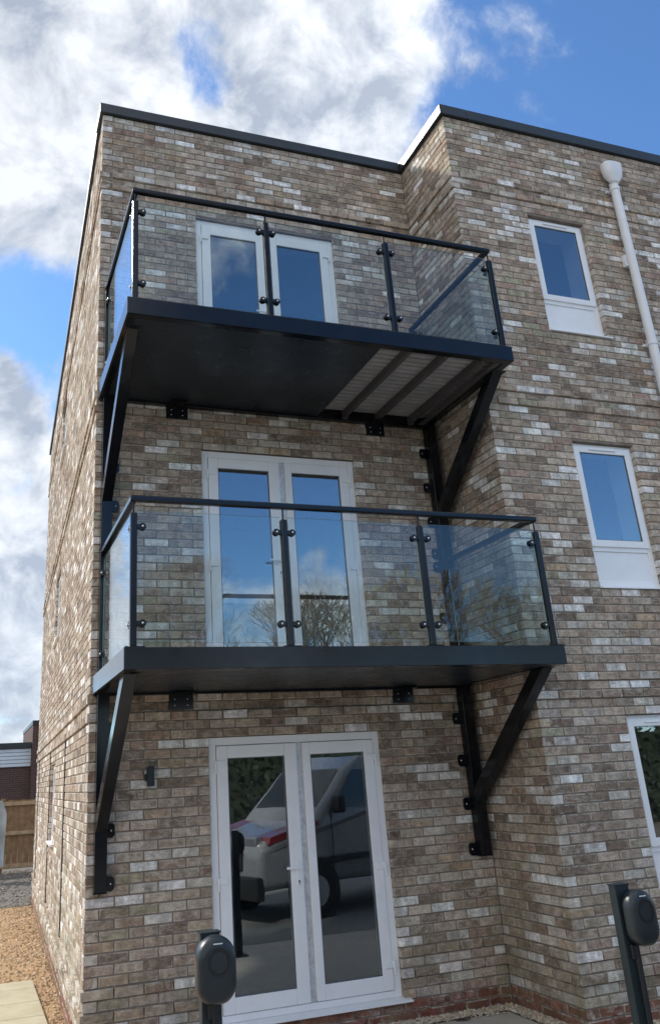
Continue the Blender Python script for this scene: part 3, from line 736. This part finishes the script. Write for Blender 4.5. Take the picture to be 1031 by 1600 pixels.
# ------------------------------------------------------------ EV chargers on posts
def outline(w, h, rt, rb, n=10):
    pts = []
    for cx, cz, r, a0 in ((w/2-rt, h/2-rt*1.05, rt, 0), (-w/2+rt, h/2-rt*1.05, rt, 90), (-w/2+rb, -h/2+rb*1.15, rb, 180), (w/2-rb, -h/2+rb*1.15, rb, 270)):
        for i in range(n):
            a = R_(a0+90*i/(n-1)); sx = 1; sz = 1.05 if a0 < 180 else 1.15
            pts.append((cx+r*math.cos(a), cz+r*sz*math.sin(a)))
    return pts
def charger(xpst, xh, y, ztop, zh, label, wd=.165):
    r = empty('car_charger', (xpst, y, 0), label, 'car charger', 'car chargers on posts')
    MB().box(xpst-.042, xpst+.042, y, y+.05, -.01, ztop).build('post', POSTGREEN, r, bevel=.004)
    MB().box(xpst-.045, xpst+.045, y-.003, y+.053, ztop, ztop+.006).build('post_cap', POSTGREEN, r)
    MB().box(xpst-.09, xpst+.09, y-.04, y+.12, -.001, .012).build('base_plate', POSTGREEN, r, bevel=.003)
    ol = outline(wd, .245, wd*.48, wd*.40)
    yf = y-.004
    rings = [(.97, 0), (1.0, -.012), (1.0, -.036), (.985, -.048), (.95, -.059), (.88, -.068), (.70, -.073), (.40, -.075)]
    vs = []; fs = []; k = len(ol)
    for s, dy in rings: vs += [(xh+px*s, yf+dy, zh+pz*s) for px, pz in ol]
    for j in range(len(rings)-1): fs += [(j*k+i, j*k+(i+1) % k, (j+1)*k+(i+1) % k, (j+1)*k+i) for i in range(k)]
    fs += [tuple(range(k)), tuple(range(len(rings)*k-1, (len(rings)-1)*k-1, -1))]
    m = MB(); m.add(vs, fs); b = m.build('charger_body', CHARGER, r, smooth=True)
    # socket ring and flap, light strip, small lower badge recess
    zc = zh+.030; rr_, n_ = .040, 28
    v = []; f = []
    for (ra, dy) in ((rr_+.006, -.072), (rr_+.005, -.078), (rr_-.003, -.078), (rr_-.005, -.070)):
        v += [(xh+.004+ra*math.cos(2*math.pi*i/n_), yf+dy, zc+ra*1.12*math.sin(2*math.pi*i/n_)) for i in range(n_)]
    for j in range(3): f += [(j*n_+i, j*n_+(i+1) % n_, (j+1)*n_+(i+1) % n_, (j+1)*n_+i) for i in range(n_)]
    m = MB(); m.add(v, f); m.build('socket_ring', CHARGER_DK, b)
    m = MB(); m.add([(xh+.004+.036*math.cos(2*math.pi*i/n_), yf-.0765, zc+.036*1.12*math.sin(2*math.pi*i/n_)) for i in range(n_)]+[(xh+.004+.036*math.cos(2*math.pi*i/n_), yf-.069, zc+.036*1.12*math.sin(2*math.pi*i/n_)) for i in range(n_)], [tuple(range(n_))]+[(i, (i+1) % n_, n_+(i+1) % n_, n_+i) for i in range(n_)]); m.build('socket_flap', CHARGER, b)
    MB().box(xh-.018, xh+.020, yf-.0735, yf-.066, zh+.094, zh+.098).build('status_light', LED, b)
    MB().box(xpst-.022, xpst+.022, y-.022, y-.001, zh-.175, zh-.115).tube((xpst+.004, y-.016, zh-.12), (xpst+.002, y-.012, zh-.95), .009).build('cable', CHARGER_DK, r, bevel=.003)
    return r
charger(.094, .104, -3.35, 1.322, 1.198, 'dark oval car charger on a post in front of the ground floor doors')
charger(2.196, 2.246, -3.35, 1.318, 1.178, 'dark oval car charger on a green-black post by the projecting bay corner', .155)
# ------------------------------------------------------------ background on the left
WOOD = plain('fence_wood', (.27, .165, .085), .85, var=.35, scale=7, bstr=.4, bdist=.004)
WOODL = plain('fence_rail_wood', (.42, .30, .18), .85, var=.25, scale=7)
fe = empty('wood_fence', (-1, 17, 0), 'brown vertical board timber fence across the gap beside the building', 'fence')
rf = random.Random(8)
x = -3.2
while x < 3.0:
    MB().box(x, x+.138, 17.0, 17.02, .10, 1.70+rf.uniform(-.006, .006)).build('fence_board', WOOD, fe)
    x += .145
for z in (.16, .92, 1.62): MB().box(-3.2, 3.0, 16.95, 16.998, z-.045, z+.045).build('fence_rail', WOODL, fe, bevel=.004)
for x in (-3.1, -1.6, .02, 1.6): MB().box(x-.05, x+.05, 17.025, 17.12, 0, 1.75).build('fence_post', WOOD, fe)
# draped sheeting
mb = MB(); rs = random.Random(2); nx, nz = 16, 14; vs = []
for j in range(nz+1):
    for i in range(nx+1):
        u, v = i/nx, j/nz
        xx = -.75+u*(.75+.03)-(1-v)*.04*math.sin(u*9)-(0 if v < .8 else (v-.8)*.6*u)
        vs.append((xx, 14.9+.10*math.sin(u*14+v*2)+.05*math.sin(v*11+u*5), .28+v*1.42+.03*math.sin(u*8)))
vs2 = [(a, b+.012, c) for a, b, c in vs]
K = len(vs); fs = []
for j in range(nz):
    for i in range(nx):
        a = j*(nx+1)+i; fs.append((a, a+1, a+nx+2, a+nx+1)); fs.append((K+a, K+a+nx+1, K+a+nx+2, K+a+1))
mb.add(vs+vs2, fs)
sh = mb.build('tarpaulin', plain('pale_sheeting', (.50, .54, .56), .6, var=.15, scale=5, bstr=.3), smooth=True); tag(sh, 'pale grey plastic sheeting hanging in front of the timber fence', 'tarpaulin')
wh = empty('warehouse', (-6, 28, 0), 'low dark brick industrial building with white ribbed cladding behind the fence', 'building')
WBR = plain('dark_red_brickwork', (.085, .042, .034), .9, var=.35, scale=20)
def wbrick():
    m, t, b = newmat('warehouse_brick')
    bt = t.nodes.new('ShaderNodeTexBrick'); bt.inputs['Scale'].default_value = 1; bt.inputs['Brick Width'].default_value = .225; bt.inputs['Row Height'].default_value = .075; bt.inputs['Mortar Size'].default_value = .006
    bt.inputs['Color1'].default_value = (.10, .048, .038, 1); bt.inputs['Color2'].default_value = (.07, .036, .03, 1); bt.inputs['Mortar'].default_value = (.13, .11, .10, 1)
    sp = t.nodes.new('ShaderNodeSeparateXYZ'); t.links.new(pos(t), sp.inputs[0]); cb = t.nodes.new('ShaderNodeCombineXYZ')
    t.links.new(sp.outputs[0], cb.inputs[0]); t.links.new(sp.outputs[2], cb.inputs[1]); t.links.new(cb.outputs[0], bt.inputs['Vector'])
    t.links.new(bt.outputs[0], b.inputs['Base Color']); b.inputs['Roughness'].default_value = .9; return m
WB = wbrick()
MB().box(-22, 1.35, 28, 34, 0, 2.79).build('wall', WB, wh)
cl = MB()
pts = []
z = 2.79; prof = []
for i in range(5):
    prof += [(27.93, z+.005), (27.93, z+.105), (27.99, z+.118), (27.99, z+.128)]; z += .132
prof = prof+[(28.2, z), (28.2, 2.795)]
cl.prism(prof, 'x', -22, 1.34); cl.build('cladding', plain('white_ribbed_metal', (.62, .66, .70), .4, var=.08, scale=2), wh)
MB().box(-22, 1.345, 27.86, 28.3, 3.455, 3.66).build('coping', COPING, wh)
pier = MB().box(1.36, 3.6, 27.7, 34, 0, 4.30).build('brick_pier', WB, wh)
MB().box(1.34, 3.62, 27.66, 34.02, 4.301, 4.45).build('pier_coping', COPING, pier)
# ------------------------------------------------------------ what stands behind the viewer (seen in the door and balcony glass)
def bare_tree_mesh(seed):
    r = random.Random(seed); trunk = MB(); crown = MB()
    def grow(p, d, L, rad, lvl):
        m = trunk if lvl < 1 else crown
        q = p
        for s in range(2):
            q2 = q+d*L/2; m.tube(q, q2, max(rad, .012), max(rad*.82, .010), n=5 if lvl < 3 else 3, caps=False); rad *= .82; q = q2
            d = (d+Vector((r.uniform(-.16, .16), r.uniform(-.16, .16), r.uniform(-.02, .12)))).normalized()
            if lvl >= 1 and lvl < 7 and s == 0:
                sd = (d+Vector((r.uniform(-1, 1), r.uniform(-1, 1), r.uniform(-.2, .6)))*.8).normalized(); grow(q, sd, L*.62, rad*.6, lvl+2)
        if lvl < 7:
            for _ in range(3 if lvl < 3 else 2):
                sd = (d+Vector((r.uniform(-1, 1), r.uniform(-1, 1), r.uniform(-.15, .75)))*.62).normalized(); grow(q, sd, L*.76, rad*.68, lvl+1)
    grow(Vector((0, 0, 0)), Vector((0, 0, 1)), 1.9, .105, 0)
    return trunk, crown
BARK = plain('grey_brown_bark', (.36, .32, .27), .9, var=.3, scale=8)
protos = []
for s in (4, 9):
    tk, cr = bare_tree_mesh(s)
    def me(mb, nm):
        m = bpy.data.meshes.new(nm); m.from_pydata(mb.v, [], mb.f); m.materials.append(BARK); return m
    protos.append((me(tk, 'trunk'), me(cr, 'crown')))
tspots = [(-7, -33, 1.25, 'leftmost'), (-1.5, -35, 1.4, ''), (4.5, -32, 1.2, ''), (10, -34, 1.45, ''), (15.5, -33, 1.3, ''), (21, -36, 1.5, ''), (27, -33, 1.3, ''), (33, -35, 1.4, '')]
for i, (x, y, s, _) in enumerate(tspots):
    e = empty('bare_tree', (x, y, 0), 'leafless tree standing in the row across the road, seen mirrored in the glass', 'tree', 'bare trees across the road')
    e.scale = (s*1.4, s*1.4, s*1.22); e.rotation_euler = (0, 0, i*1.3)
    for me_, nm in zip(protos[i % 2], ('trunk', 'crown')):
        o = bpy.data.objects.new(nm, me_); C.objects.link(o); o.parent = e
mb = MB(); rh = random.Random(6)
for _ in range(9000):
    x = rh.uniform(-16, 26); y = -17+rh.uniform(-1.0, 1.0); z = rh.uniform(0, 3.1+.35*math.sin(x*.8))
    s = rh.uniform(.06, .14); a = Vector((rh.uniform(-1, 1), rh.uniform(-1, 1), rh.uniform(-1, 1))).normalized(); b = a.orthogonal().normalized()
    c = Vector((x, y, z)); mb.add([c-a*s, c+b*s*.6, c+a*s, c-b*s*.6], [(0, 1, 2, 3)])
mb.box(-16, 26, -17.4, -16.9, 0, 2.6)
hd = mb.build('hedge', plain('dark_hedge_leaf', (.030, .042, .022), .7, var=.4, scale=3)); hd['kind'] = 'stuff'
# parked van
WHITE = plain('white_van_paint', (.25, .255, .26), .25, coat=.6, var=.04); RED = plain('red_van_trim', (.22, .015, .02), .3, coat=.5)
BLACKP = plain('black_trim', (.015, .015, .016), .5); DGL = glass('van_window', .08, (.10, .12, .13)); TYRE = plain('tyre_rubber', (.02, .02, .02), .85); RIM = plain('wheel_rim', (.4, .4, .42), .35, .8)
van = empty('parked_van', (0, 0, 0), 'white van with red bonnet edge parked facing the ground floor doors', 'van')
vprof = [(0, .42), (.02, .95), (.22, 1.10), (1.0, 1.27), (1.72, 1.98), (2.1, 2.16), (5.1, 2.2), (5.3, 2.0), (5.35, .45)]
kids = []
def vb(mb, nm, m, **k): o = mb.build(nm, m, van, **k); kids.append(o); return o
body = MB(); hw = .95
L = [(x, -hw+(.10 if z > 1.4 else (.06 if z < .6 else 0)), z) for x, z in vprof]; Rr = [(x, -y, z) for x, y, z in L]
n = len(vprof); body.add(L+Rr, [tuple(range(n-1, -1, -1)), tuple(range(n, 2*n))]+[(i, (i+1) % n, n+(i+1) % n, n+i) for i in range(n)])
vb(body, 'body', WHITE, bevel=.11, segs=5, smooth=False)
vb(MB().add([(1.10, -.80, 1.365), (1.10, .80, 1.365), (1.70, .72, 1.985), (1.70, -.72, 1.985)], [(0, 1, 2, 3)]), 'windscreen', DGL)
for s in (-1, 1):
    y = s*.962
    vb(MB().add([(1.35, y*.99, 1.42), (2.45, y*.99, 1.42), (2.45, y*.93, 1.95), (1.85, y*.93, 1.95)], [(0, 1, 2, 3)]), 'side_window', DGL)
    vb(MB().box(.08, .5, s*.55-.22, s*.55+.22, .98, 1.12), 'headlight', RIM, bevel=.03)
    vb(MB().prism([(.15, 1.02), (1.05, 1.17), (1.05, 1.28), (.2, 1.11)], 'y', s*.70-.12 if s > 0 else -.955, .955 if s > 0 else -.58), 'bonnet_stripe', RED)
    for wx in (.95, 4.35):
        w = MB().tube((wx, s*.74, .36), (wx, s*.965, .36), .36, n=24); wo_ = vb(w, 'wheel', TYRE, bevel=.03)
        r_ = MB().tube((wx, s*.95, .36), (wx, s*.975, .36), .21, n=16).build('rim', RIM, wo_)
    vb(MB().tube((wx-3.4, s*.955, .36), (wx-3.4, s*.958, .36), .45, n=24), 'wheel_arch', BLACKP)
for z in (.72, .78, .84): vb(MB().box(-.03, -.018, -.48, .48, z, z+.02), 'grille_bar', RIM)
for s in (-1, 1):
    for x in (1.30, 2.55, 3.55): vb(MB().box(x, x+.012, s*.957-.004, s*.957+.004, .5, 1.38), 'door_gap', BLACKP)
    vb(MB().box(1.0, 5.1, s*.962-.012, s*.962+.012, .70, .78), 'side_moulding', BLACKP, bevel=.004)
    vb(MB().box(1.32, 1.46, s*1.06-.09, s*1.06+.09, 1.36, 1.60), 'wing_mirror', BLACKP, bevel=.03)
vb(MB().box(-.04, .10, -.9, .9, .32, .62), 'bumper', BLACKP, bevel=.03)
vb(MB().box(-.02, .12, -.5, .5, .68, .92), 'grille', BLACKP, bevel=.02)
van.location = (2.7, -5.7, 0); van.rotation_euler = (0, 0, R_(-17))
